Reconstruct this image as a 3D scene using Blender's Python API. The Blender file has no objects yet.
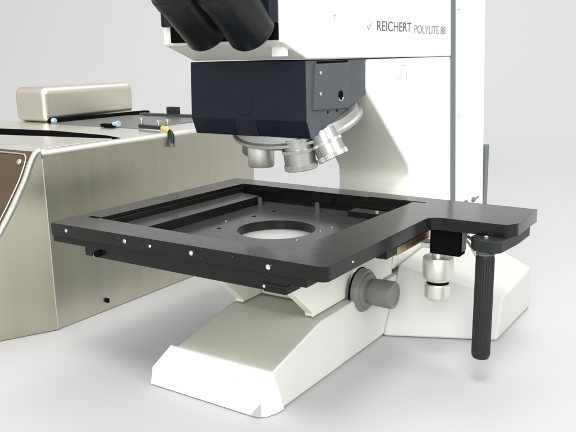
import bpy, bmesh, math, random
from mathutils import Vector, Matrix
random.seed(7)
scene = bpy.context.scene
COL = scene.collection
ZF = -0.183                      # floor level in the build coordinates; everything is lifted so the floor is z = 0
LIFT = Vector((0, 0, -ZF))
V = Vector

# ------------------------------------------------------------------ materials
def new_mat(name):
    m = bpy.data.materials.new(name); m.use_nodes = True
    nt = m.node_tree; b = nt.nodes['Principled BSDF']
    return m, nt, b

def mat(name, col, rough=0.5, metal=0.0, spec=0.5, var=0.0, vscale=30, rvar=0.0, bump=0.0, bscale=400,
        specks=0.0, stretch=None, coat=0.0, speck_col=(0.30, 0.30, 0.28), speck_scale=320, smudge=False, sheen=0.0, aniso=0.0):
    m, nt, b = new_mat(name)
    N = nt.nodes.new; L = nt.links.new
    b.inputs['Base Color'].default_value = (*col, 1)
    b.inputs['Roughness'].default_value = rough
    b.inputs['Metallic'].default_value = metal
    b.inputs['Specular IOR Level'].default_value = spec
    b.inputs['Coat Weight'].default_value = coat
    b.inputs['Sheen Weight'].default_value = sheen; b.inputs['Sheen Roughness'].default_value = 0.35
    b.inputs['Anisotropic'].default_value = aniso
    tc = N('ShaderNodeTexCoord'); src = tc.outputs['Object']
    if stretch:
        mp = N('ShaderNodeMapping'); mp.inputs['Scale'].default_value = stretch; L(src, mp.inputs['Vector']); ssrc = mp.outputs['Vector']
    else:
        ssrc = src
    cur = None
    if var or rvar:
        n = N('ShaderNodeTexNoise'); n.inputs['Scale'].default_value = vscale; n.inputs['Detail'].default_value = 6
        n.inputs['Roughness'].default_value = 0.6
        L(src if smudge else ssrc, n.inputs['Vector'])
        if var:
            r = N('ShaderNodeMapRange'); r.inputs['From Min'].default_value = 0.3; r.inputs['From Max'].default_value = 0.7
            r.inputs['To Min'].default_value = 1 - var; r.inputs['To Max'].default_value = 1 + var
            L(n.outputs['Fac'], r.inputs['Value'])
            mx = N('ShaderNodeMix'); mx.data_type = 'RGBA'; mx.blend_type = 'MULTIPLY'; mx.inputs['Factor'].default_value = 1
            mx.inputs['A'].default_value = (*col, 1); L(r.outputs['Result'], mx.inputs['B'])
            cur = mx.outputs['Result']
        if rvar:
            r2 = N('ShaderNodeMapRange'); r2.inputs['From Min'].default_value = 0.3; r2.inputs['From Max'].default_value = 0.7
            r2.inputs['To Min'].default_value = rough - rvar; r2.inputs['To Max'].default_value = rough + rvar
            L(n.outputs['Fac'], r2.inputs['Value']); L(r2.outputs['Result'], b.inputs['Roughness'])
    if specks:
        n2 = N('ShaderNodeTexVoronoi'); n2.inputs['Scale'].default_value = speck_scale; L(src, n2.inputs['Vector'])
        near = N('ShaderNodeMapRange'); near.inputs['From Min'].default_value = 0.16; near.inputs['From Max'].default_value = 0.07
        L(n2.outputs['Distance'], near.inputs['Value'])
        sp = N('ShaderNodeSeparateColor'); L(n2.outputs['Color'], sp.inputs['Color'])
        few = N('ShaderNodeMath'); few.operation = 'GREATER_THAN'; few.inputs[1].default_value = 1 - specks; L(sp.outputs['Red'], few.inputs[0])
        am = N('ShaderNodeMath'); am.operation = 'MULTIPLY'; L(sp.outputs['Green'], am.inputs[0]); L(few.outputs['Value'], am.inputs[1])
        cr = N('ShaderNodeMath'); cr.operation = 'MULTIPLY'; L(near.outputs['Result'], cr.inputs[0]); L(am.outputs['Value'], cr.inputs[1])
        mx2 = N('ShaderNodeMix'); mx2.data_type = 'RGBA'
        L(cr.outputs['Value'], mx2.inputs['Factor'])
        if cur: L(cur, mx2.inputs['A'])
        else: mx2.inputs['A'].default_value = (*col, 1)
        mx2.inputs['B'].default_value = (*speck_col, 1); cur = mx2.outputs['Result']
    if cur: L(cur, b.inputs['Base Color'])
    if bump:
        nb = N('ShaderNodeTexNoise'); nb.inputs['Scale'].default_value = bscale; nb.inputs['Detail'].default_value = 3
        L(ssrc if stretch else src, nb.inputs['Vector'])
        bp = N('ShaderNodeBump'); bp.inputs['Strength'].default_value = bump; bp.inputs['Distance'].default_value = 0.0004
        L(nb.outputs['Fac'], bp.inputs['Height']); L(bp.outputs['Normal'], b.inputs['Normal'])
    return m

M = {}
M['white'] = mat('white_enamel', (0.82, 0.83, 0.80), 0.42, var=0.015, vscale=12, bump=0.12, bscale=900, rvar=0.05)
M['cap_white'] = mat('lit_white', (0.88, 0.88, 0.86), 0.45, var=0.01, vscale=20, bump=0.1, bscale=900)  # whiter than the enamel: the strong light on the lip is in the colour
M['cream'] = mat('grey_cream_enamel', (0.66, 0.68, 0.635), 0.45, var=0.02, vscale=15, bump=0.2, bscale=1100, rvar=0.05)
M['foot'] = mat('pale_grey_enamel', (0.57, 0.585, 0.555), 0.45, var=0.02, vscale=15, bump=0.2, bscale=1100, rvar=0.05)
M['slope'] = mat('shaded_cream_enamel', (0.475, 0.475, 0.41), 0.45, var=0.03, vscale=15, bump=0.2, bscale=1100, rvar=0.05)  # base enamel darkened, stage shade on the slope put into the colour
M['ivory'] = mat('ivory_and_shade_enamel', (0.80, 0.80, 0.73), 0.45, var=0.02, vscale=15, bump=0.15, bscale=1000)  # also carries the shade of the column front and head under-lip
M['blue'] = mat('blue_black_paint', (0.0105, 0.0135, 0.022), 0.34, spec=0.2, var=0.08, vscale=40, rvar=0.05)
M['greyblue'] = mat('slate_and_lit_side_paint', (0.072, 0.085, 0.094), 0.42, spec=0.4, var=0.05, vscale=40)  # also the housing's right face, lightened for the light it catches
M['black'] = mat('black_anodised', (0.0065, 0.0068, 0.0062), 0.18, spec=0.28, var=0.2, vscale=140, rvar=0.035, sheen=0.16, specks=0.09)
M['blackside'] = mat('black_machined_edge', (0.008, 0.008, 0.0072), 0.36, spec=0.25, var=0.3, vscale=60, rvar=0.08, bump=0.2, bscale=700,
                     stretch=(1, 6, 12), specks=0.14)
M['deep'] = mat('matt_black', (0.006, 0.006, 0.006), 0.9, spec=0.0)
M['rubber'] = mat('black_rubber', (0.008, 0.010, 0.012), 0.32, spec=0.35, rvar=0.03, vscale=60)
M['grip'] = mat('black_ribbed_grip', (0.018, 0.020, 0.020), 0.45, spec=0.3, var=0.2, vscale=90, specks=0.02)
M['strip'] = mat('grey_green_trim', (0.13, 0.16, 0.155), 0.5, var=0.05, vscale=30)
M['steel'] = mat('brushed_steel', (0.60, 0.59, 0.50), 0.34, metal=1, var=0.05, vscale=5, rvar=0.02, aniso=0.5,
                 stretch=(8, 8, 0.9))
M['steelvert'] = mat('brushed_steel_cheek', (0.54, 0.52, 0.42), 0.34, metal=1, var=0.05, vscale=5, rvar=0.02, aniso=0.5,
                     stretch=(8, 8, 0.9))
M['steeltop'] = mat('steel_lit_top', (0.86, 0.85, 0.79), 0.30, metal=1, var=0.03, vscale=9, rvar=0.05)  # brighter copy of the steel, overhead light put into the colour
M['steelsatin'] = mat('satin_steel_cover', (0.72, 0.70, 0.61), 0.38, metal=1, var=0.03, vscale=9, rvar=0.05)
M['satin'] = mat('satin_aluminium', (0.78, 0.77, 0.70), 0.42, metal=0.85, var=0.03, vscale=60, rvar=0.05)
M['panelgrey'] = mat('dark_grey_panel', (0.15, 0.155, 0.155), 0.35, metal=0.4, var=0.1, vscale=30)
M['brown'] = mat('brown_panel', (0.12, 0.08, 0.048), 0.42, metal=0.5, var=0.10, vscale=40, rvar=0.05, bump=0.1, bscale=900)
M['silver'] = mat('satin_silver', (0.68, 0.68, 0.64), 0.28, metal=1)
M['turret'] = mat('matt_silver', (0.47, 0.48, 0.455), 0.34, metal=0.85, var=0.02, vscale=30)
M['chrome'] = mat('chrome', (0.80, 0.80, 0.77), 0.12, metal=1)
M['knob'] = mat('grey_knob_plastic', (0.19, 0.195, 0.185), 0.42, var=0.08, vscale=60, bump=0.1)
M['brass'] = mat('brass', (0.62, 0.47, 0.22), 0.3, metal=1, var=0.15, vscale=120)
M['inkdark'] = mat('grey_black_ink', (0.10, 0.105, 0.105), 0.6)
M['inkpale'] = mat('pale_grey_ink', (0.24, 0.25, 0.25), 0.6)
M['inkfaint'] = mat('faint_grey_ink', (0.46, 0.46, 0.45), 0.5)
M['yellow'] = mat('yellow_tape', (0.62, 0.50, 0.13), 0.5)
M['paleblue'] = mat('pale_blue_plastic', (0.42, 0.55, 0.68), 0.35)
M['darkgreen'] = mat('dark_green_rail', (0.035, 0.048, 0.046), 0.4)
M['bg'] = mat('pale_grey_paper', (0.50, 0.50, 0.505), 0.95, spec=0.05)

# ------------------------------------------------------------------ mesh helpers
def BM(): return bmesh.new()

def box(bm, lo, hi):
    x0, y0, z0 = lo; x1, y1, z1 = hi
    vs = [bm.verts.new(p) for p in ((x0,y0,z0),(x1,y0,z0),(x1,y1,z0),(x0,y1,z0),(x0,y0,z1),(x1,y0,z1),(x1,y1,z1),(x0,y1,z1))]
    for f in ((0,3,2,1),(4,5,6,7),(0,1,5,4),(1,2,6,5),(2,3,7,6),(3,0,4,7)): bm.faces.new([vs[i] for i in f])

def hexa(bm, bot, top):
    """prism between two polygons with the same number of corners"""
    a = [bm.verts.new(p) for p in bot]; b = [bm.verts.new(p) for p in top]; n = len(a)
    bm.faces.new(a[::-1]); bm.faces.new(b)
    for i in range(n): bm.faces.new((a[i], a[(i+1) % n], b[(i+1) % n], b[i]))

def prism(bm, poly, axis, a, b):
    def P(p, t):
        if axis == 'x': return (t, p[0], p[1])
        if axis == 'y': return (p[0], t, p[1])
        return (p[0], p[1], t)
    hexa(bm, [P(p, a) for p in poly], [P(p, b) for p in poly])

def circle(cx, cy, r, n=64):
    return [(cx + r*math.cos(2*math.pi*i/n), cy + r*math.sin(2*math.pi*i/n)) for i in range(n)]

def plate_holes(bm, outer, holes, z0, z1):
    rings = []
    for z in (z0, z1):
        edges = []; rr = []
        for loop in [outer] + holes:
            vs = [bm.verts.new((p[0], p[1], z)) for p in loop]; rr.append(vs)
            for i in range(len(vs)): edges.append(bm.edges.new((vs[i], vs[(i+1) % len(vs)])))
        bmesh.ops.triangle_fill(bm, edges=edges, use_beauty=True)
        rings.append(rr)
    for a, b in zip(*rings):
        for i in range(len(a)):
            j = (i+1) % len(a); bm.faces.new((a[i], a[j], b[j], b[i]))

def frame_axes(d):
    d = V(d).normalized(); up = V((0, 0, 1)) if abs(d.z) < 0.95 else V((1, 0, 0))
    u = d.cross(up).normalized(); w = u.cross(d).normalized()
    return d, u, w

def lathe(bm, p0, d, prof, n=48, rib=None):
    """prof: (t along axis, radius). rib = (t0, t1, count, depth) grooves"""
    d, u, w = frame_axes(d); p0 = V(p0); rows = []
    for t, r in prof:
        row = []
        for i in range(n):
            a = 2*math.pi*i/n; rr = r
            if rib:
                for (t0, t1, cnt, dep) in rib:
                    if t0 - 1e-9 <= t <= t1 + 1e-9 and (int(i*cnt*2/n) % 2): rr = r - dep
            row.append(bm.verts.new(p0 + d*t + (u*math.cos(a) + w*math.sin(a))*rr))
        rows.append(row)
    for A, B in zip(rows, rows[1:]):
        for i in range(n):
            j = (i+1) % n; bm.faces.new((A[i], A[j], B[j], B[i]))
    bm.faces.new(rows[0][::-1]); bm.faces.new(rows[-1])

def tube(bm, pts, r, n=14):
    pts = [V(p) for p in pts]; rows = []
    rs = r if isinstance(r, (list, tuple)) else [r]*len(pts)
    for k, p in enumerate(pts):
        t = (pts[min(k+1, len(pts)-1)] - pts[max(k-1, 0)]).normalized()
        if k == 0: u = frame_axes(t)[1]
        u = (u - t*u.dot(t)).normalized(); w = t.cross(u)
        rows.append([bm.verts.new(p + (u*math.cos(2*math.pi*i/n) + w*math.sin(2*math.pi*i/n))*rs[k]) for i in range(n)])
    for A, B in zip(rows, rows[1:]):
        for i in range(n):
            j = (i+1) % n; bm.faces.new((A[i], A[j], B[j], B[i]))
    bm.faces.new(rows[0][::-1]); bm.faces.new(rows[-1])

def smooth_path(pts, k=6):
    pts = [V(p) for p in pts]; out = []
    P = [pts[0]] + pts + [pts[-1]]
    for i in range(1, len(P)-2):
        for s in range(k):
            t = s/k; a, b, c, d = P[i-1], P[i], P[i+1], P[i+2]
            out.append(0.5*((2*b) + (c-a)*t + (2*a-5*b+4*c-d)*t*t + (3*b-a-3*c+d)*t**3))
    out.append(pts[-1]); return out

ORIGIN = {}
def obj(name, bm, m, parent=None, bevel=0.0, seg=2, ang=32, smooth=True):
    o0 = ORIGIN.get(parent.name, V((0,0,0))) if parent else V((0,0,0))
    bmesh.ops.remove_doubles(bm, verts=bm.verts, dist=1e-7)
    bmesh.ops.recalc_face_normals(bm, faces=bm.faces)
    for v in bm.verts: v.co = v.co + LIFT - o0
    for f in bm.faces: f.smooth = smooth
    lim = math.radians(ang)
    for e in bm.edges:
        if len(e.link_faces) == 2 and e.calc_face_angle(0) > lim: e.smooth = False
    me = bpy.data.meshes.new(name); bm.to_mesh(me); bm.free()
    me.materials.append(m)
    o = bpy.data.objects.new(name, me); COL.objects.link(o)
    if parent: o.parent = parent
    ORIGIN[o.name] = o0
    if bevel:
        b = o.modifiers.new('bevel', 'BEVEL'); b.width = bevel; b.segments = seg; b.limit_method = 'ANGLE'
        b.angle_limit = math.radians(ang); b.harden_normals = True; b.use_clamp_overlap = True
    return o

def thing(name, label, cat, loc):
    o = bpy.data.objects.new(name, None); COL.objects.link(o)
    o.location = V(loc) + LIFT; o['label'] = label; o['category'] = cat
    o.empty_display_size = 0.02
    ORIGIN[o.name] = V(loc) + LIFT
    return o

def text_mesh(body, name, m, parent, x, y0, y1, z0, z1, off=0.0004):
    """lettering standing on a plane of constant x, reading along +y"""
    cu = bpy.data.curves.new(name, 'FONT'); cu.body = body; cu.extrude = 0.0; cu.size = 1
    t = bpy.data.objects.new('lettering_source', cu); COL.objects.link(t)
    dg = bpy.context.evaluated_depsgraph_get(); dg.update()
    me = bpy.data.meshes.new_from_object(t.evaluated_get(dg))
    bpy.data.objects.remove(t)
    bm = BM(); bm.from_mesh(me); bpy.data.meshes.remove(me)
    xs = [v.co.x for v in bm.verts]; ys = [v.co.y for v in bm.verts]
    ax, bx, ay, by = min(xs), max(xs), min(ys), max(ys)
    for v in bm.verts:
        v.co = V((x + off, y0 + (v.co.x-ax)/(bx-ax)*(y1-y0), z0 + (v.co.y-ay)/(by-ay)*(z1-z0)))
    r = bmesh.ops.extrude_face_region(bm, geom=list(bm.faces))
    for g in r['geom']:
        if isinstance(g, bmesh.types.BMVert): g.co.x -= off*0.9
    return obj(name, bm, m, parent, smooth=False)

def screw(c, nrm, r, parent, m=None, name='screw'):
    bm = BM()
    lathe(bm, V(c) - V(nrm)*0.001, nrm, [(0, r), (0.001+r*0.35, r), (0.001+r*0.6, r*0.75), (0.001+r*0.6, r*0.45), (0.001+r*0.2, r*0.40)], n=20)
    return obj(name, bm, m or M['chrome'], parent)

# ------------------------------------------------------------------ setting: paper sweep
FWD = V((-0.5395, 0.8134, 0)).normalized(); RGT = V((FWD.y, -FWD.x, 0))
bm = BM()
prof = [(-2.2, 0.0), (1.4, 0.0)]
for i in range(1, 25):
    a = math.pi/2*i/24; prof.append((1.4 + 2.0*math.sin(a), 2.0 - 2.0*math.cos(a)))
prof.append((3.4, 3.6))
ctr = V((-0.2, 0.2, ZF)); rows = []
for s, z in prof:
    rows.append([bm.verts.new(ctr + FWD*s + RGT*w + V((0, 0, z))) for w in (-4.5, 4.5)])
for A, B in zip(rows, rows[1:]): bm.faces.new((A[0], A[1], B[1], B[0]))
bk = obj('backdrop', bm, M['bg'], ang=60); bk['kind'] = 'structure'

# ------------------------------------------------------------------ MICROSCOPE
mic = thing('microscope', 'white and black inspection microscope with a wide black stage and two eyepieces', 'microscope', (-0.17, 0.30, ZF))

# base ---------------------------------------------------------------
BX = -0.0865
bm = BM()
def base_ring(y, zt, xl_t, xl_b, xr_t=BX, xr_b=BX-0.001):
    return [(xl_b, y, ZF+0.0015), (xr_b, y, ZF+0.0015), (xr_t, y, zt), (xl_t, y, zt)]
def first_ring():
    return [(-0.2480, 0.058, ZF+0.0015), (BX-0.0012, 0.058, ZF+0.0015), (BX, 0.0400, -0.1330), (-0.2155, 0.0400, -0.1330)]
rings = [first_ring(), base_ring(0.135, -0.1098, -0.2125, -0.2480), base_ring(0.30, -0.1090, -0.2125, -0.248),
         base_ring(0.56, -0.1090, -0.2125, -0.248)]
vr = [[bm.verts.new(p) for p in r] for r in rings]
for A, B in zip(vr, vr[1:]):
    for i in range(4):
        j = (i+1) % 4; bm.faces.new((A[i], A[j], B[j], B[i]))
bm.faces.new(vr[0][::-1]); bm.faces.new(vr[-1])
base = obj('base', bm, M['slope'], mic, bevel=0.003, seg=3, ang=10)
base.data.materials.append(M['cream'])  # sides keep plain cream, upward faces keep the painted shade
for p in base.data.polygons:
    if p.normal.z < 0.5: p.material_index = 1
# front cap: base lip, whitened to carry its full light, with rounded right corner and a small cut-out at its foot
bm = BM()
bot = [(-0.2530, 0.040), (-0.2516, 0.034), (-0.2485, 0.030), (-0.110, 0.029), (-0.100, 0.0300), (-0.0925, 0.035), (-0.0878, 0.046), (-0.0864, 0.058), (-0.0875, 0.0605), (-0.248, 0.0605)]
mid = [(-0.2500, 0.040), (-0.2490, 0.034), (-0.2450, 0.0305), (-0.110, 0.0295), (-0.0985, 0.0303), (-0.0915, 0.0345), (-0.0870, 0.044), (-0.0862, 0.052), (-0.0872, 0.0545), (-0.247, 0.0545)]
top = [(-0.2240, 0.0400), (-0.2225, 0.0375), (-0.2155, 0.0362), (-0.110, 0.0362), (-0.0960, 0.0364), (-0.0900, 0.0370), (-0.0857, 0.0382), (-0.0855, 0.0390), (-0.0868, 0.0400), (-0.216, 0.0402)]
A = [bm.verts.new((x, y, ZF+0.0015)) for x, y in bot]
B = [bm.verts.new((x, y, -0.163)) for x, y in mid]
C_ = [bm.verts.new((x, y, -0.1326)) for x, y in top]
n = len(A)
bm.faces.new(A[::-1]); bm.faces.new(C_)
for R0, R1 in ((A, B), (B, C_)):
    for i in range(n): bm.faces.new((R0[i], R0[(i+1) % n], R1[(i+1) % n], R1[i]))
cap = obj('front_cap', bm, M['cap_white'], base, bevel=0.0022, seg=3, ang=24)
bm = BM(); hexa(bm, [(-0.1085, 0.0285, ZF+0.0018), (-0.0965, 0.0300, ZF+0.0018), (-0.0985, 0.040, ZF+0.0018)],
                [(-0.0966, 0.0288, -0.1668), (-0.0960, 0.0292, -0.1664), (-0.0970, 0.040, -0.1668)])
obj('foot_notch', bm, M['inkfaint'], base)
# faint moulded mark on the cap
bm = BM()
for k, (dx, dz, h) in enumerate(((0, 0, .003), (.004, -.0005, .004), (.008, 0, .003), (.012, -.001, .003), (.016, -.0005, .002), (.020, -.001, .0025))):
    x = -0.129 + dx; box(bm, (x, 0.0318, -0.1465+dz), (x+0.0022, 0.0345, -0.1465+dz+h*0.7))
obj('moulded_mark', bm, M['cream'], base)

# rear foot (right and left)
bm = BM()
hexa(bm, [(-0.0878, 0.2918, ZF+.001), (0.0447, 0.3515, ZF+.001), (0.0449, 0.4984, ZF+.001), (-0.0878, 0.560, ZF+.001)],
     [(-0.0878, 0.338, -0.0960), (0.0440, 0.3730, -0.1290), (0.0450, 0.4930, -0.1200), (-0.0878, 0.545, -0.0790)])
foot = obj('foot', bm, M['foot'], base, bevel=0.004, seg=4)

# column ---------------------------------------------------------------
CX = -0.094
bm = BM()
# body profile in y-z, extruded in x; front edge carries the sloping gusset up to the arm
gus = [(0.334, -0.105), (0.340, -0.045), (0.3516, -0.0169), (0.3640, -0.004), (0.3755, 0.0045), (0.3835, 0.0105), (0.3870, 0.0150), (0.3870, 0.0200), (0.3835, 0.0265), (0.3760, 0.0345),
       (0.262, 0.1325), (0.258, 0.1385), (0.258, 0.1725)]
tail = [(0.5246, 0.1725), (0.5424, -0.0405), (0.5480, -0.105)]
# the left front edge stays upright while the right one swells forward
LY = {0.0105: 0.3885, 0.0150: 0.3885, 0.0200: 0.3875, 0.0265: 0.3835}
left = [((0.389 if z < 0.009 else LY.get(z, y)), z) for y, z in gus] + tail
hexa(bm, [(-0.207, y, z) for y, z in left], [(CX, y, z) for y, z in gus + tail])
bmesh.ops.triangulate(bm, faces=[f for f in bm.faces if len(f.verts) == 4])
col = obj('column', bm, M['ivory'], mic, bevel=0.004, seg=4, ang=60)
col.data.materials.append(M['white'])  # lit right face white, shaded front ivory: light put into the colours
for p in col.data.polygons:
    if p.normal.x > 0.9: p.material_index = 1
# trim strip and rear panels (the column leans a touch backwards)
def lean(z): return 0.5246 + (0.1718 - z)*(0.0178/0.2123)
def slab(y0, y1, z0, z1, xa, xb):
    b = BM(); hexa(b, [(xa, lean(z0)+y0, z0), (xb, lean(z0)+y0, z0), (xb, lean(z0)+y1, z0), (xa, lean(z0)+y1, z0)],
                   [(xa, lean(z1)+y0, z1), (xb, lean(z1)+y0, z1), (xb, lean(z1)+y1, z1), (xa, lean(z1)+y1, z1)]); return b
obj('trim_strip', slab(0.0003, 0.0225, -0.106, 0.345, -0.205, CX-0.0012), M['strip'], col, bevel=0.0006)
obj('rear_panel', slab(0.0228, 0.152, -0.106, 0.345, -0.205, CX+0.0004), M['white'], col, bevel=0.004, seg=3)
b = BM(); box(b, (-0.200, 0.7045, -0.106), (CX-0.001, 0.722, 0.0215))
obj('rear_bracket', b, M['strip'], col, bevel=0.001)
for (y, z) in ((0.5428, 0.2404), (0.5570, 0.0832)):
    screw((CX+0.0002, y+0.004, z), (1, 0, 0), 0.0024, col)
# small toggle and screw at the foot of the rear panel
bm = BM(); lathe(bm, (CX, 0.640, -0.0615), (1, 0, 0), [(0, .004), (.004, .004), (.005, .003)], n=16)
tube(bm, [(CX+.004, 0.640, -0.0615), (CX+.010, 0.644, -0.056)], .0014)
obj('toggle_switch', bm, M['strip'], col)
bm = BM()
for i in range(10):
    a0 = math.pi*(0.15+0.7*i/10); a1 = math.pi*(0.15+0.7*(i+1)/10)
    tube(bm, [(CX+.001, 0.606-0.011*math.cos(a0), -0.066+0.008*math.sin(a0)), (CX+.001, 0.606-0.011*math.cos(a1), -0.066+0.008*math.sin(a1))], .0012, 8)
obj('cable_loop', bm, M['strip'], col)
# faint mark on the column side
bm = BM()
for (y0, z0, y1, z1) in ((0.350, 0.146, 0.3535, 0.163), (0.3545, 0.163, 0.362, 0.163), (0.366, 0.158, 0.3685, 0.1445), (0.343, 0.150, 0.345, 0.147)):
    d = V((0, y1-y0, z1-z0)).normalized()*0.0006; q = V((0, -d.z, d.y))
    p0, p1 = V((CX, y0, z0)), V((CX, y1, z1))
    hexa(bm, [p0-q, p1-q, p1+q, p0+q], [p + V((.0004, 0, 0)) for p in (p0-q, p1-q, p1+q, p0+q)])
obj('printed_mark', bm, M['inkfaint'], col)

# head arm ---------------------------------------------------------------
bm = BM()
arm_prof = [(0.0785, 0.1915), (0.1255, 0.1747), (0.5243, 0.1729), (0.5105, 0.345), (0.0785, 0.345)]
prism(bm, arm_prof, 'x', -0.2465, CX+0.0004)
arm = obj('head_arm', bm, M['white'], mic, bevel=0.0022, seg=3, ang=12)
# under-lip of the head: its shade is put into the ivory tone
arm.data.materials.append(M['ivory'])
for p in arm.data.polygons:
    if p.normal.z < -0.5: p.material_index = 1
text_mesh('REICHERT', 'lettering', M['inkdark'], arm, CX+0.0004, 0.2810, 0.3795, 0.2052, 0.2168)
text_mesh('POLYLITE 88', 'lettering', M['inkpale'], arm, CX+0.0004, 0.3895, 0.4985, 0.2036, 0.2146)
bm = BM()
for (y0, z0, y1, z1, w) in ((0.2560, 0.2105, 0.2590, 0.2062, .0012), (0.2590, 0.2062, 0.2665, 0.2140, .0010)):
    p0, p1 = V((CX+.0004, y0, z0)), V((CX+.0004, y1, z1)); d = (p1-p0).normalized(); q = V((0, -d.z, d.y))*w/2
    hexa(bm, [p0-q, p1-q, p1+q, p0+q], [p + V((.0004, 0, 0)) for p in (p0-q, p1-q, p1+q, p0+q)])
obj('emblem', bm, M['inkpale'], arm)
bm = BM(); box(bm, (CX, 0.1765, 0.2192), (CX+.0008, 0.1835, 0.2204)); box(bm, (CX, 0.1792, 0.2155), (CX+.0008, 0.1808, 0.2190))
obj('printed_mark', bm, M['inkfaint'], arm)
# small white tab on the under-lip
def lipz(y): return 0.1915 + (y-0.0785)*(0.1747-0.1915)/(0.1255-0.0785)
bm = BM()
box(bm, (-0.1150, 0.0915, 0.1778), (-0.0998, 0.0985, 0.1880))
obj('white_tab', bm, M['cap_white'], arm, bevel=0.0006)

# binocular body and eyepiece tubes
bm = BM(); box(bm, (-0.236, 0.064, 0.2095), (-0.0962, 0.0783, 0.335))
bino = obj('binocular_body', bm, M['blue'], mic, bevel=0.002)
bm = BM(); box(bm, (-0.232, 0.0745, 0.1935), (-0.0968, 0.0783, 0.2095)); obj('recess_shade', bm, M['deep'], bino)  # black plate paints in the shade of the recess
el = math.radians(40); d = V((0, -math.cos(el), math.sin(el))); u = V((0, math.sin(el), math.cos(el)))
for bx, by, bz in ((-0.1735, 0.050, 0.1848), (-0.1195, 0.050, 0.1838)):
    R_ = 0.0243
    c0 = V((bx, by, bz)) + u*R_
    bm = BM()
    lathe(bm, c0 - d*0.004, d, [(0, R_*0.86), (0.0015, R_*0.95), (0.004, R_), (0.056, R_), (0.057, R_+.0012), (0.066, R_+.0012), (0.067, R_-.001), (0.115, R_-.0015), (0.118, R_*0.8)], n=72)
    et = obj('eyepiece_tube', bm, M['rubber'], mic)
    bm = BM(); lathe(bm, c0 + d*0.113, d, [(0, R_-.004), (0.012, R_-.003), (0.02, R_+.002), (0.034, R_+.002), (0.036, R_-.004)], n=48)
    obj('eyecup', bm, M['rubber'], et)

# nosepiece housing ---------------------------------------------------------------
HX = -0.0967; HL = -0.2510
bm = BM()
prof_h = [(0.1258, 0.1733), (0.1264, 0.1117), (0.1350, 0.0918), (0.1375, 0.0918), (0.2600, 0.1324), (0.2600, 0.1733)]
# front narrows slightly to the bottom left
a = [(HL - (0.1733-z)*0.045, y, z) for y, z in prof_h]; b_ = [(HX + (0.1733-z)*0.0, y, z) for y, z in prof_h]
# lower band falls back a little
hexa(bm, a, b_)
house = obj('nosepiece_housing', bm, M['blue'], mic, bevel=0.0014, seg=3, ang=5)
house.data.materials.append(M['greyblue'])  # lighter copy for the right face, side light put into the colour
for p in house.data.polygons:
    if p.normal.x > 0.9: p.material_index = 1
# round blanking plug and slider door on the front
bm = BM(); lathe(bm, (-0.1790, 0.1290, 0.1300), (0, -1, 0.008), [(0, .0155), (.0024, .0155), (.0030, .0150)], n=64)
lathe(bm, (-0.1790, 0.1275, 0.1300), (0, -1, 0.008), [(0, .0142), (.0018, .0142)], n=64)
obj('blanking_plug', bm, M['blue'], house)
bm = BM(); hexa(bm, [(-0.1905, 0.1315, 0.0921), (-0.1620, 0.1315, 0.0921), (-0.1620, 0.1365, 0.0921), (-0.1905, 0.1365, 0.0921)],
                [(-0.1905, 0.1258, 0.1135), (-0.1635, 0.1258, 0.1135), (-0.1635, 0.1325, 0.1135), (-0.1905, 0.1325, 0.1135)])
obj('slider_block', bm, M['blue'], house, bevel=0.0008)
bm = BM(); hexa(bm, [(HX-.001, 0.1375, 0.1220), (HX+.003, 0.1375, 0.1220), (HX+.003, 0.2165, 0.1195), (HX-.001, 0.2165, 0.1195)],
                [(HX-.001, 0.1420, 0.1695), (HX+.003, 0.1420, 0.1695), (HX+.003, 0.2175, 0.1700), (HX-.001, 0.2175, 0.1700)])
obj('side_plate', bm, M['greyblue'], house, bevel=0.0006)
bm = BM(); box(bm, (HX-.001, 0.1480, 0.1702), (HX+.0022, 0.2120, 0.1722)); obj('slot', bm, M['deep'], house)
for (y, z) in ((0.1504, 0.1601), (0.1500, 0.1383)): screw((HX+.003, y, z), (1, 0, 0), 0.0022, house)
bm = BM(); lathe(bm, (HX+.0025, 0.1935, 0.1345), (1, 0, 0), [(0, .0055), (.0009, .0055)], n=32); obj('socket_hole', bm, M['deep'], house)
bm = BM()
for i in range(12):
    a0 = math.pi*(1.1+0.75*i/12); a1 = math.pi*(1.1+0.75*(i+1)/12)
    tube(bm, [(HX+.0034, 0.1935+.0058*math.cos(a0), .1345+.0058*math.sin(a0)), (HX+.0034, 0.1935+.0058*math.cos(a1), .1345+.0058*math.sin(a1))], .0007, 8)
obj('socket_rim', bm, M['chrome'], house)
for (y, z) in ((0.170, 0.1178), (0.190, 0.1180)):
    bm = BM(); lathe(bm, (HX-.001, y, z), (1, 0, 0), [(0, .0014), (.0015, .0014)], n=14); obj('pin_hole', bm, M['deep'], house)

# revolving nosepiece
nrm = V((0.0, 0.305, -0.952)).normalized()
tc = V((-0.1600, 0.2030, 0.1140))
bm = BM()
lathe(bm, tc, nrm, [(0, .072), (.008, .074), (.0095, .0775), (.0125, .0780), (.0135, .0770), (.0150, .0745), (.0205, .064), (.025, .048), (.028, .022)], n=96)
tur = obj('revolving_nosepiece', bm, M['turret'], mic)
def port(top_c, dirn, r, h, knurl=True, m=None):
    bm = BM(); n = 240
    if knurl:
        prof = [(-0.012, r*0.86), (0, r*0.86), (0.0003, r), (h*0.16, r), (h*0.17, r*0.94), (h*0.72, r*0.94), (h*0.73, r), (h*0.97, r), (h, r*0.95), (h, r*0.78), (h-0.004, r*0.76)]
        lathe(bm, top_c, dirn, prof, n=n, rib=[(0.0003, h*0.16, 60, 0.0004), (h*0.73, h*0.97, 60, 0.0004)])
    else:
        lathe(bm, top_c, dirn, [(-0.012, r*0.9), (0, r), (h*0.93, r), (h, r*0.94), (h, r*0.75), (h-0.003, r*0.73)], n=n)
    return obj('objective_port', bm, m or M['turret'], tur)
PORTS_HERE = True
port(V((-0.1785, 0.158, 0.0780)), (-0.02, 0.02, -1), 0.0152, 0.0235, False, M['satin'])
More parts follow.
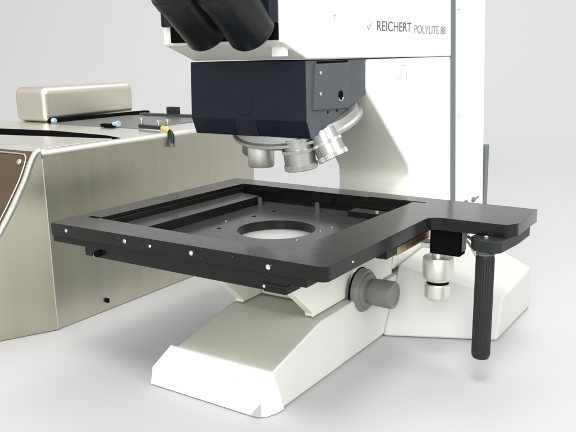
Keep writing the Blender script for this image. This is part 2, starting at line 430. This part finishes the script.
port(V((-0.1262, 0.156, 0.0785)), (0.10, 0.10, -0.985), 0.0188, 0.0235, True)
port(V((-0.0980, 0.168, 0.0865)), (0.42, 0.10, -0.88), 0.0175, 0.0205, True)
port(V((-0.2200, 0.205, 0.0820)), (-0.25, 0.15, -0.95), 0.0150, 0.0220, False, M['knob'])

# stage carrier ---------------------------------------------------------------
bm = BM(); box(bm, (-0.196, 0.175, -0.1075), (-0.110, 0.335, -0.0410))
car = obj('stage_carrier', bm, M['cream'], mic, bevel=0.002)
gp = [(0.078, -0.0412), (0.088, -0.060), (0.138, -0.1040), (0.138, -0.1082), (0.152, -0.1082), (0.225, -0.1082), (0.225, -0.0412)]
for xa, xb in ((-0.110, -0.0985), (-0.2085, -0.1965)):
    bm = BM(); prism(bm, gp, 'x', xa, xb); obj('gusset', bm, M['ivory'], car, bevel=0.0012)
# side guide between gusset and knob
bm = BM(); box(bm, (-0.109, 0.2255, -0.1082), (-0.0925, 0.330, -0.0412)); obj('side_guide', bm, M['ivory'], car, bevel=0.0015)
bm = BM(); box(bm, (-0.262, 0.105, -0.0405), (-0.086, 0.310, -0.0350)); obj('carrier_table', bm, M['cap_white'], car, bevel=0.0012)

# focus knob ---------------------------------------------------------------
bm = BM()
ky, kz = 0.2380, -0.1030
lathe(bm, (-0.0925, ky, kz), (1, 0, 0), [(0, .0255), (.001, .0265), (.0075, .0265), (.0100, .0250), (.0105, .0220), (.0140, .0210), (.0145, .0190)], n=96)
fk = obj('focus_knob', bm, M['knob'], mic)
bm = BM()
lathe(bm, (-0.0785, ky, kz), (1, 0, 0), [(0, .0150), (.003, .0150), (.005, .0163), (.030, .0168), (.0325, .0158), (.0330, .0110), (.0322, .0105), (.0322, .002)], n=120,
      rib=[(.005, .030, 40, .0005)])
obj('fine_knob', bm, M['knob'], fk)
bm = BM(); lathe(bm, (-0.0935, ky, kz), (1, 0, 0), [(0, .0277), (.0015, .0277)], n=64); obj('backing_ring', bm, M['deep'], fk)

# stage ---------------------------------------------------------------
def rounded(pts, r, n=5):
    """polygon with the given corner radii"""
    out = []; N_ = len(pts)
    for i, p in enumerate(pts):
        rr = r[i] if isinstance(r, (list, tuple)) else r
        p = V((p[0], p[1])); a = V(pts[i-1][:2]); b = V(pts[(i+1) % N_][:2])
        if rr <= 0: out.append((p.x, p.y)); continue
        da = (a-p).normalized(); db = (b-p).normalized()
        s = p + da*rr; e = p + db*rr
        for k in range(n+1):
            t = k/n; q = (1-t)**2*s + 2*t*(1-t)*p + t*t*e; out.append((q.x, q.y))
    return out
outer = rounded([(-0.3605, -0.001), (0.0, 0.0), (0.0, 0.2295), (0.0860, 0.2295), (0.0938, 0.2440), (0.0934, 0.3240), (-0.3550, 0.3380)],
                [.004, .008, .016, .003, .003, .004, .004])
inner = rounded([(-0.3275, 0.0420), (-0.0578, 0.0300), (-0.0500, 0.2960), (-0.3160, 0.3040)], [.004, .004, .003, .003])
bm = BM(); plate_holes(bm, outer, [inner], -0.0140, 0.0)
stage = obj('stage', bm, M['black'], mic, bevel=0.0009, seg=2)
ST = stage
bm = BM()
plate_holes(bm, [(-0.3590, 0.0015), (-0.0210, 0.0015), (-0.0210, 0.325), (-0.3590, 0.325)], [[(-0.3290, 0.0440), (-0.0560, 0.0440), (-0.0480, 0.299), (-0.318, 0.305)]], -0.0222, -0.01425)
obj('lower_frame', bm, M['blackside'], ST, bevel=0.0006)
bm = BM()
plate_holes(bm, [(-0.3110, 0.0045), (-0.0450, 0.0045), (-0.0450, 0.31), (-0.3110, 0.31)], [circle(-0.170, 0.173, 0.0465, 80)], -0.0328, -0.0224)
obj('insert_plate', bm, M['black'], ST, bevel=0.0006)
bm = BM(); box(bm, (-0.0690, 0.0035, -0.0336), (-0.0440, 0.028, -0.0252)); obj('rail_end', bm, M['blackside'], ST, bevel=0.0006)
bm = BM(); hexa(bm, [(-0.3190, 0.0450, -0.022), (-0.2790, 0.0450, -0.022), (-0.2720, 0.2830, -0.022), (-0.3120, 0.2920, -0.022)],
                [(-0.3190, 0.0450, -0.0105), (-0.2790, 0.0450, -0.0105), (-0.2720, 0.2830, -0.0105), (-0.3120, 0.2920, -0.0105)])
obj('inner_strip', bm, M['black'], ST, bevel=0.0006)
bm = BM(); hexa(bm, [(-0.3260, 0.0440, -0.020), (-0.3215, 0.0440, -0.020), (-0.3115, 0.3000, -0.020), (-0.3155, 0.3000, -0.020)],
                [(-0.3260, 0.0440, -0.0042), (-0.3222, 0.0440, -0.0042), (-0.3122, 0.3000, -0.0042), (-0.3155, 0.3000, -0.0042)])
obj('guide_rail', bm, M['blackside'], ST, bevel=0.0004)
bm = BM(); box(bm, (-0.128, 0.272, -0.0218), (-0.056, 0.2945, -0.0150)); obj('clamp_bar', bm, M['black'], ST, bevel=0.0008)
bm = BM(); box(bm, (-0.112, 0.2975, -0.0012), (-0.034, 0.3000, 0.0003)); obj('slot', bm, M['deep'], ST)
bm = BM(); box(bm, (-0.3385, 0.0405, -0.001), (-0.3270, 0.0450, 0.0003)); lathe(bm, (-0.3395, 0.0428, -.001), (0, 0, 1), [(0, .0032), (.0013, .0032)], n=20)
obj('slot', bm, M['deep'], ST)
# hole and screws on the insert, stand-offs
for (x, y) in ((-0.1040, 0.0935), (-0.2327, 0.1431), (-0.2347, 0.2172), (-0.2292, 0.2548)):
    bm = BM(); lathe(bm, (x, y, -0.0226), (0, 0, 1), [(0, .0026), (.0005, .0026)], n=16); obj('threaded_hole', bm, M['deep'], ST)
for (x, y) in ((-0.2487, 0.1769), (-0.1185, 0.1890), (-0.1160, 0.2110), (-0.1199, 0.1404)):
    screw((x, y, -0.0224), (0, 0, 1), 0.0016, ST)
for (x, y, h) in ((-0.2672, 0.276, .0135), (-0.1774, 0.279, .0145)):
    bm = BM(); lathe(bm, (x, y, -0.0224), (0, 0, 1), [(0, .0032), (h-.003, .0032), (h-.003, .0020), (h-.002, .002)], n=20); obj('standoff', bm, M['greyblue'], ST)
screw((-0.092, 0.283, -0.0150), (0, 0, 1), 0.0028, ST)
screw((-0.142, 0.300, -0.008), (0, -1, 0), 0.0014, ST)
# screws on the stage edges
for (x, z, r) in ((-0.3326, -0.0064, .0021), (-0.2418, -0.0068, .0023), (-0.2063, -0.0076, .0017), (-0.1512, -0.0072, .0025), (-0.0599, -0.0078, .0026)):
    screw((x, -0.0008+0.0000, z), (0, -1, 0), r, ST)
screw((-0.0683, 0.0035, -0.0284), (0, -1, 0), .0016, ST)
screw((0.0, 0.0478, -0.0066), (1, 0, 0), .0013, ST)
bm = BM(); lathe(bm, (-0.2870, 0.0050, -0.0270), (0, -1, 0), [(0, .0036), (.006, .0036), (.0075, .0028)], n=24); obj('end_stop', bm, M['deep'], ST)
screw((-0.2895, -0.0010, -0.0285), (0, -1, 0), .0017, ST)
# gear rack, drive block, coaxial drive knobs
bm = BM()
n = 56
pts = []
for i in range(n):
    y0 = 0.1604 + (0.2500-0.1604)*i/n; dy = (0.2500-0.1604)/n
    pts += [(y0, -0.0300), (y0+dy*0.35, -0.0300), (y0+dy*0.5, -0.0282), (y0+dy*0.85, -0.0282)]
prism(bm, [(0.1604, -0.0215)] + pts + [(0.2500, -0.0300), (0.2500, -0.0215)], 'x', -0.0180, -0.0085)
obj('gear_rack', bm, M['brass'], ST)
bm = BM(); box(bm, (-0.0200, 0.1340, -0.0275), (-0.0070, 0.1600, -0.0143)); obj('rack_stop', bm, M['blackside'], ST, bevel=.0008)
bm = BM(); box(bm, (-0.0205, 0.1340, -0.0213), (-0.0075, 0.2520, -0.0143)); obj('slide_rail', bm, M['blackside'], ST, bevel=.0008)
bm = BM(); box(bm, (-0.0040, 0.2400, -0.0455), (0.0318, 0.2580, -0.0143))
db = obj('drive_block', bm, M['deep'], ST, bevel=0.0012)
bm = BM(); box(bm, (-0.0160, 0.2420, -0.0405), (-0.0042, 0.2600, -0.0340)); obj('drive_shoe', bm, M['silver'], ST, bevel=0.0008)
bm = BM(); box(bm, (0.0322, 0.2440, -0.0400), (0.0336, 0.2560, -0.0150)); obj('drive_flange', bm, M['strip'], ST, bevel=0.0008)
kx, kyy = 0.0015, 0.2540
bm = BM()
lathe(bm, (kx, kyy, -0.0450), (0, 0, -1), [(0, .0075), (.0060, .0075), (.0061, .0115), (.0068, .0168), (.0085, .0178), (.0290, .0178), (.0320, .0168), (.0345, .0150), (.0346, .0105), (.0395, .0105)], n=72)
obj('drive_knob', bm, M['satin'], ST)
bm = BM(); lathe(bm, (kx, kyy, -0.0792), (0, 0, -1), [(0, .0128), (.0045, .0128)], n=48); obj('spacer_ring', bm, M['deep'], ST)
bm = BM()
lathe(bm, (kx, kyy, -0.0835), (0, 0, -1), [(0, .0138), (.0012, .0150), (.0140, .0150), (.0142, .0145), (.0152, .0145), (.0155, .0150), (.0175, .0147), (.0190, .0135)], n=72)
obj('drive_knob', bm, M['satin'], ST)
# clamp lever behind the drive block
bm = BM(); tube(bm, smooth_path([(0.0261, 0.265, -0.0275), (0.0345, 0.265, -0.0317), (0.0425, 0.265, -0.0436), (0.0490, 0.265, -0.0545), (0.0560, 0.265, -0.0690)]), .0042)
obj('clamp_lever', bm, M['satin'], ST)
bm = BM(); lathe(bm, (0.0240, 0.265, -0.0285), (1, 0, 0), [(0, .0075), (.006, .0070), (.008, .0055)], n=24); obj('lever_hub', bm, M['silver'], ST)
# handle: bracket arm and ribbed grip
bm = BM()
br = [(0.0500, 0.2230), (0.0570, 0.2105), (0.0700, 0.2070), (0.0800, 0.2075), (0.0860, 0.2150), (0.0905, 0.2600), (0.0905, 0.3050), (0.0640, 0.3050), (0.0530, 0.2380)]
prism(bm, br, 'z', -0.0275, -0.0143)
hb = obj('handle_bracket', bm, M['grip'], ST, bevel=0.0012)
bm = BM(); lathe(bm, (0.0665, 0.2230, -0.0272), (0.0, 0, -1), [(0, .0088), (.0035, .0090), (.0040, .0100), (.0052, .0100)], n=32); obj('handle_collar', bm, M['strip'], ST)
bm = BM()
lathe(bm, (0.0665, 0.2230, -0.0322), (-0.006, 0, -1), [(0, .0092), (.004, .0098), (.0045, .0100), (.112, .0102), (.116, .0098), (.1185, .0085)], n=120, rib=[(.0045, .112, 24, .0006)])
obj('handle_grip', bm, M['grip'], ST)
screw((0.0665, 0.2230, -0.0142), (0, 0, 1), .003, ST)

# ------------------------------------------------------------------ STEEL CABINET (console) at the left
cab = thing('steel_cabinet', 'brushed steel instrument cabinet with a brown sloping front panel behind the microscope at the left', 'cabinet', (-0.70, 0.30, ZF))
KX = -0.477; KW = -0.925
T = 0.0638
bm = BM()
# body profile (x-z) with rolled top right edge, extruded along y
def roll(xc, zc, r, a0, a1, n=8): return [(xc + r*math.cos(math.radians(a0+(a1-a0)*i/n)), zc + r*math.sin(math.radians(a0+(a1-a0)*i/n))) for i in range(n+1)]
sect = [(KW, ZF+.001), (KX-.0015, ZF+.001)] + roll(KX-.010, T-.010, .010, 0, 90) + [(KW+.008, T)] + roll(KW+.008, T-.008, .008, 90, 180)
prism(bm, sect, 'y', 0.0885, 0.552)
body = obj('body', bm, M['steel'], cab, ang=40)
body.data.materials.append(M['steeltop'])  # upward faces take the steel with light painted in
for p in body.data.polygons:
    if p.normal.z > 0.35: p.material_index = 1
bm = BM(); box(bm, (KW+.001, 0.5523, ZF+.001), (-0.570, 0.622, T-.0006)); obj('rear_deck', bm, M['steeltop'], cab, bevel=.002)
# front section: the side cheek toes outwards from the joint, its front edge a falling curve
tdir = V((-0.0335, -0.066, 0)).normalized()
curve = [(0.0, 0.0632), (0.0055, 0.0600), (0.0120, 0.0495), (0.0212, 0.0278), (0.0316, 0.0080), (0.0434, -0.0130), (0.0610, -0.0411), (0.0800, -0.0640), (0.1050, -0.0870), (0.135, -0.1080), (0.165, -0.1230)]
cheek = [(0.0, ZF+.001)] + [(0.160, ZF+.001), (0.168, ZF+.008)] + curve[::-1]
def ck(s, z, off=0.0): return V((KX, 0.087, 0)) + tdir*s + V((0, 0, z)) + V((-tdir.y, tdir.x, 0))*(-off)
nrm_c = V((-tdir.y, tdir.x, 0))   # outward-ish normal of the cheek
if nrm_c.x < 0: nrm_c = -nrm_c
bm = BM()
a = [V((KX, 0.087, 0)) + tdir*s + V((0, 0, z)) for s, z in cheek]
hexa(bm, [p - nrm_c*0.006 for p in a], a)
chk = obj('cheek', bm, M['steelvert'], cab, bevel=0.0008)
# rolled bright trim along the curve
bm = BM(); tube(bm, smooth_path([V((KX, 0.087, 0)) + tdir*(s+0.001) + V((0, 0, z+0.001)) - nrm_c*0.002 for s, z in curve], 5), .0042, 14)
obj('edge_trim', bm, M['chrome_trim'] if 'chrome_trim' in M else M['steeltop'], cab)
# joint line
bm = BM(); tube(bm, [(KX+.0002, 0.0876, ZF+.002), (KX+.0002, 0.0876, T-.010)], .0011, 10); obj('joint_strip', bm, M['silver'], cab)
# curved brown front running left from the curve
fr = [V((KX, 0.087, 0)) + tdir*s + V((0, 0, z)) - nrm_c*0.004 for s, z in curve]
bm = BM(); X2 = KW
rowA = [bm.verts.new(p + V((-0.001, 0, -0.0005))) for p in fr]; rowB = [bm.verts.new((X2, p.y, p.z-0.0005)) for p in fr]
rowC = [bm.verts.new(p + V((-0.001, 0.012, -0.006))) for p in fr]; rowD = [bm.verts.new((X2, p.y+0.012, p.z-0.006)) for p in fr]
n = len(fr)
for i in range(n-1):
    bm.faces.new((rowA[i], rowA[i+1], rowB[i+1], rowB[i])); bm.faces.new((rowC[i], rowD[i], rowD[i+1], rowC[i+1]))
    bm.faces.new((rowA[i], rowC[i], rowC[i+1], rowA[i+1])); bm.faces.new((rowB[i], rowB[i+1], rowD[i+1], rowD[i]))
bm.faces.new((rowA[0], rowB[0], rowD[0], rowC[0])); bm.faces.new((rowA[-1], rowC[-1], rowD[-1], rowB[-1]))
fp = obj('front_panel', bm, M['brown'], cab, ang=40)
def on_front(x_in, s):
    """point on the brown front, x_in metres left of the curve, s along the curve table"""
    for i in range(len(curve)-1):
        if curve[i][0] <= s <= curve[i+1][0]:
            t = (s-curve[i][0])/(curve[i+1][0]-curve[i][0]); p = fr[i].lerp(fr[i+1], t); break
    e = (fr[i+1]-fr[i]).normalized(); nn = V((0, e.z, -e.y)).normalized()
    if nn.y > 0: nn = -nn
    return V((p.x - x_in, p.y, p.z)), nn
path = []
for x_in, s in ((0.30, .0065), (0.10, .0065), (0.030, .0066), (0.020, .0075), (0.0135, .0110), (0.0120, .0160), (0.0120, .0230), (0.0125, .0330), (0.0130, .0450), (0.0135, .0620), (0.014, .085), (0.014, .11)):
    p, nn = on_front(x_in, s); path.append(p + nn*0.0006)
bm = BM(); tube(bm, smooth_path(path, 5), .0011, 10); obj('inlay_border', bm, M['silver'], fp)
p, nn = on_front(0.0235, .0125); screw(p + nn*0.0006, nn, .0042, fp, M['silver'])
# top lid: front lid, dark gap, rear deck
bm = BM(); box(bm, (KW+.006, 0.0875, T-.006), (KX-.006, 0.100, T+.0006)); obj('lid_edge', bm, M['steeltop'], cab, bevel=.002, seg=3)
bm = BM(); hexa(bm, [(KW+.006, 0.100, T-.004), (KX-.010, 0.100, T-.004), (KX-.012, 0.222, T-.004), (KW+.006, 0.150, T-.004)],
                [(KW+.006, 0.100, T+.0012), (KX-.010, 0.100, T+.0012), (KX-.012, 0.222, T+.0012), (KW+.006, 0.150, T+.0012)])
obj('front_lid', bm, M['steeltop'], cab, bevel=.0008)
bm = BM(); hexa(bm, [(KW+.006, 0.151, T-.004), (-0.640, 0.1945, T-.004), (KX-.013, 0.2235, T-.004), (KX-.0135, 0.2390, T-.004), (-0.5400, 0.2560, T-.004), (-0.680, 0.2700, T-.004), (KW+.006, 0.2450, T-.004)],
                [(KW+.006, 0.151, T+.0006), (-0.640, 0.1945, T+.0006), (KX-.013, 0.2235, T+.0006), (KX-.0135, 0.2390, T+.0006), (-0.5400, 0.2560, T+.0006), (-0.680, 0.2700, T+.0006), (KW+.006, 0.2450, T+.0006)])
obj('lid_gap_shade', bm, M['deep'], cab)  # matt black sheet stands for the shade inside the open gap
bm = BM(); box(bm, (-0.790, 0.352, T-.004), (-0.560, 0.548, T+.0010)); pl = obj('top_plate', bm, M['panelgrey'], cab, bevel=.0006)
bm = BM(); hexa(bm, [(-0.822, 0.372, T), (-0.806, 0.372, T), (-0.790, 0.612, T), (-0.806, 0.612, T)],
                [(-0.822, 0.372, T+.006), (-0.806, 0.372, T+.006), (-0.790, 0.612, T+.006), (-0.806, 0.612, T+.006)])
obj('rubber_strip', bm, M['deep'], cab, bevel=.001)
bm = BM(); box(bm, (-0.765, 0.5550, T+.0005), (-0.572, 0.5700, T+.0055)); obj('rear_rail', bm, M['darkgreen'], cab, bevel=.001)
bm = BM(); box(bm, (-0.690, 0.5550, T+.0055), (-0.664, 0.5670, T+.0195)); box(bm, (-0.686, 0.5535, T+.010), (-0.668, 0.5552, T+.0150))
obj('latch_block', bm, M['grip'], cab, bevel=.0012)
# raised cover box with generous rolled edges
bm = BM(); box(bm, (-0.9020, 0.3620, T+.0002), (-0.8130, 0.5930, 0.1290))
cov = obj('raised_cover', bm, M['steelsatin'], cab, bevel=.0135, seg=6)
# little connectors and pins
for (x, y, h) in ((-0.6226, 0.4179, .0105), (-0.5700, 0.4051, .0085), (-0.5720, 0.4300, .0085)):
    bm = BM(); lathe(bm, (x, y, T+.001), (0, 0, 1), [(0, .0026), (h*0.6, .0026), (h*0.62, .0050), (h, .0048)], n=20); obj('pin', bm, M['silver'], cab)
bm = BM(); box(bm, (-0.6480, 0.3440, T+.001), (-0.6200, 0.3540, T+.0065)); con = obj('connector', bm, M['deep'], cab, bevel=.0008)
bm = BM(); lathe(bm, (-0.6200, 0.349, T+.0068), (1, 0, 0.1), [(0, .0036), (.008, .0036), (.010, .0048), (.013, .0044)], n=24); obj('connector_tip', bm, M['paleblue'], con)
bm = BM(); box(bm, (-0.8060, 0.3610, T+.0005), (-0.7960, 0.3690, T+.0075)); c2 = obj('connector', bm, M['deep'], cab, bevel=.0008)
bm = BM(); lathe(bm, (-0.7960, 0.365, T+.0050), (1, 0, 0), [(0, .0046), (.006, .0046), (.008, .0034)], n=20); obj('connector_tip', bm, M['paleblue'], c2)
for y, z in ((0.1250, -0.1790+.012),): 
    bm = BM(); box(bm, (KX-.001, 0.1760, -0.1700), (KX+.003, 0.1800, -0.1640)); obj('catch', bm, M['deep'], cab)

# cable that lies on the cabinet and hangs over its edge
cbl = thing('cable', 'short black cable with yellow tape hanging over the top edge of the steel cabinet', 'cable', (-0.520, 0.345, T))
w0 = V((-0.560, 0.3500, T+.0052)); w1 = V((-0.520, 0.3420, T+.0052)); w2 = V((-0.492, 0.3380, T+.0045)); w3 = V((-0.4745, 0.3330, T-.0040)); w4 = V((-0.4715, 0.3290, T-.0200))
bm = BM(); tube(bm, smooth_path([w0, w1, w2, w3, w4]), .0033, 14)
cb = obj('cable_body', bm, M['rubber'], cbl)
bm = BM(); tube(bm, smooth_path([V((-0.5000, 0.3392, T+.0050)), V((-0.4940, 0.3383, T+.0048)), V((-0.4880, 0.3370, T+.0032)), V((-0.4820, 0.3352, T+.0004))]), .0040, 14); obj('tape_band', bm, M['yellow'], cbl)
bm = BM(); tube(bm, [w4+V((0, .0003, .003)), w4+V((0.0003, -.0006, -.002))], .0043, 14); obj('cable_end', bm, M['strip'], cbl)

# ------------------------------------------------------------------ camera
Rm = ((0.8354, 0.5493, -0.0182), (0.1046, -0.1915, -0.9759), (-0.5395, 0.8134, -0.2174))
cam = bpy.data.cameras.new('Camera'); co = bpy.data.objects.new('Camera', cam); COL.objects.link(co)
r, dn, fw = (V(v).normalized() for v in Rm)
mw = Matrix(((r.x, -dn.x, -fw.x, 0), (r.y, -dn.y, -fw.y, 0), (r.z, -dn.z, -fw.z, 0), (0, 0, 0, 1)))
mw.translation = V((0.3036, -0.5153, 0.1794)) + LIFT
co.matrix_world = mw
cam.sensor_width = 36; cam.lens = 723.867/576*36; cam.clip_start = 0.01; cam.clip_end = 100
scene.camera = co

# ------------------------------------------------------------------ light
world = bpy.data.worlds.new('World'); scene.world = world; world.use_nodes = True
nt = world.node_tree; bgn = nt.nodes['Background']
tcn = nt.nodes.new('ShaderNodeTexCoord'); sep = nt.nodes.new('ShaderNodeSeparateXYZ'); nt.links.new(tcn.outputs['Generated'], sep.inputs[0])
rmp = nt.nodes.new('ShaderNodeValToRGB'); mr = nt.nodes.new('ShaderNodeMapRange')
mr.inputs['From Min'].default_value = -1; mr.inputs['From Max'].default_value = 1
nt.links.new(sep.outputs['Z'], mr.inputs['Value']); nt.links.new(mr.outputs['Result'], rmp.inputs['Fac'])
e = rmp.color_ramp.elements
e[0].position = 0.45; e[0].color = (0.64, 0.635, 0.60, 1)
e[1].position = 0.85; e[1].color = (0.80, 0.80, 0.80, 1)
nt.links.new(rmp.outputs['Color'], bgn.inputs['Color']); bgn.inputs['Strength'].default_value = 1.13

def area(name, loc, target, size, power, col=(1, 1, 1)):
    l = bpy.data.lights.new(name, 'AREA'); l.shape = 'SQUARE'; l.size = size; l.energy = power; l.color = col
    o = bpy.data.objects.new(name, l); COL.objects.link(o); o.location = V(loc) + LIFT
    dd = (V(target) - V(loc)).normalized(); o.rotation_euler = dd.to_track_quat('-Z', 'Y').to_euler()
    return o
tgt = V((-0.2, 0.25, 0.0))
Ldir = V((0.40, -0.75, 1.6)).normalized()
area('key_lamp', tgt + Ldir*3.2, tgt, 0.85, 46, (1.0, 0.985, 0.96))
bt = V((-1.9, 2.6, 0.9))
area('fill_lamp', tgt + V((0.40, -1.0, 0.40)).normalized()*3.0, tgt, 1.2, 47)  # added unseen lamp, lifts the shadows from near the camera
area('side_lamp', tgt + V((1.0, -0.12, 0.5)).normalized()*3.0, tgt, 1.3, 38)
area('background_lamp', (-0.4, 1.9, 3.2), bt, 1.6, 44)  # added unseen lamp that evens out the backdrop

scene.view_settings.view_transform = 'Standard'; scene.view_settings.look = 'None'
scene.view_settings.exposure = 0; scene.view_settings.gamma = 1
scene.render.engine = 'CYCLES'
scene.render.resolution_x = 1024; scene.render.resolution_y = 768
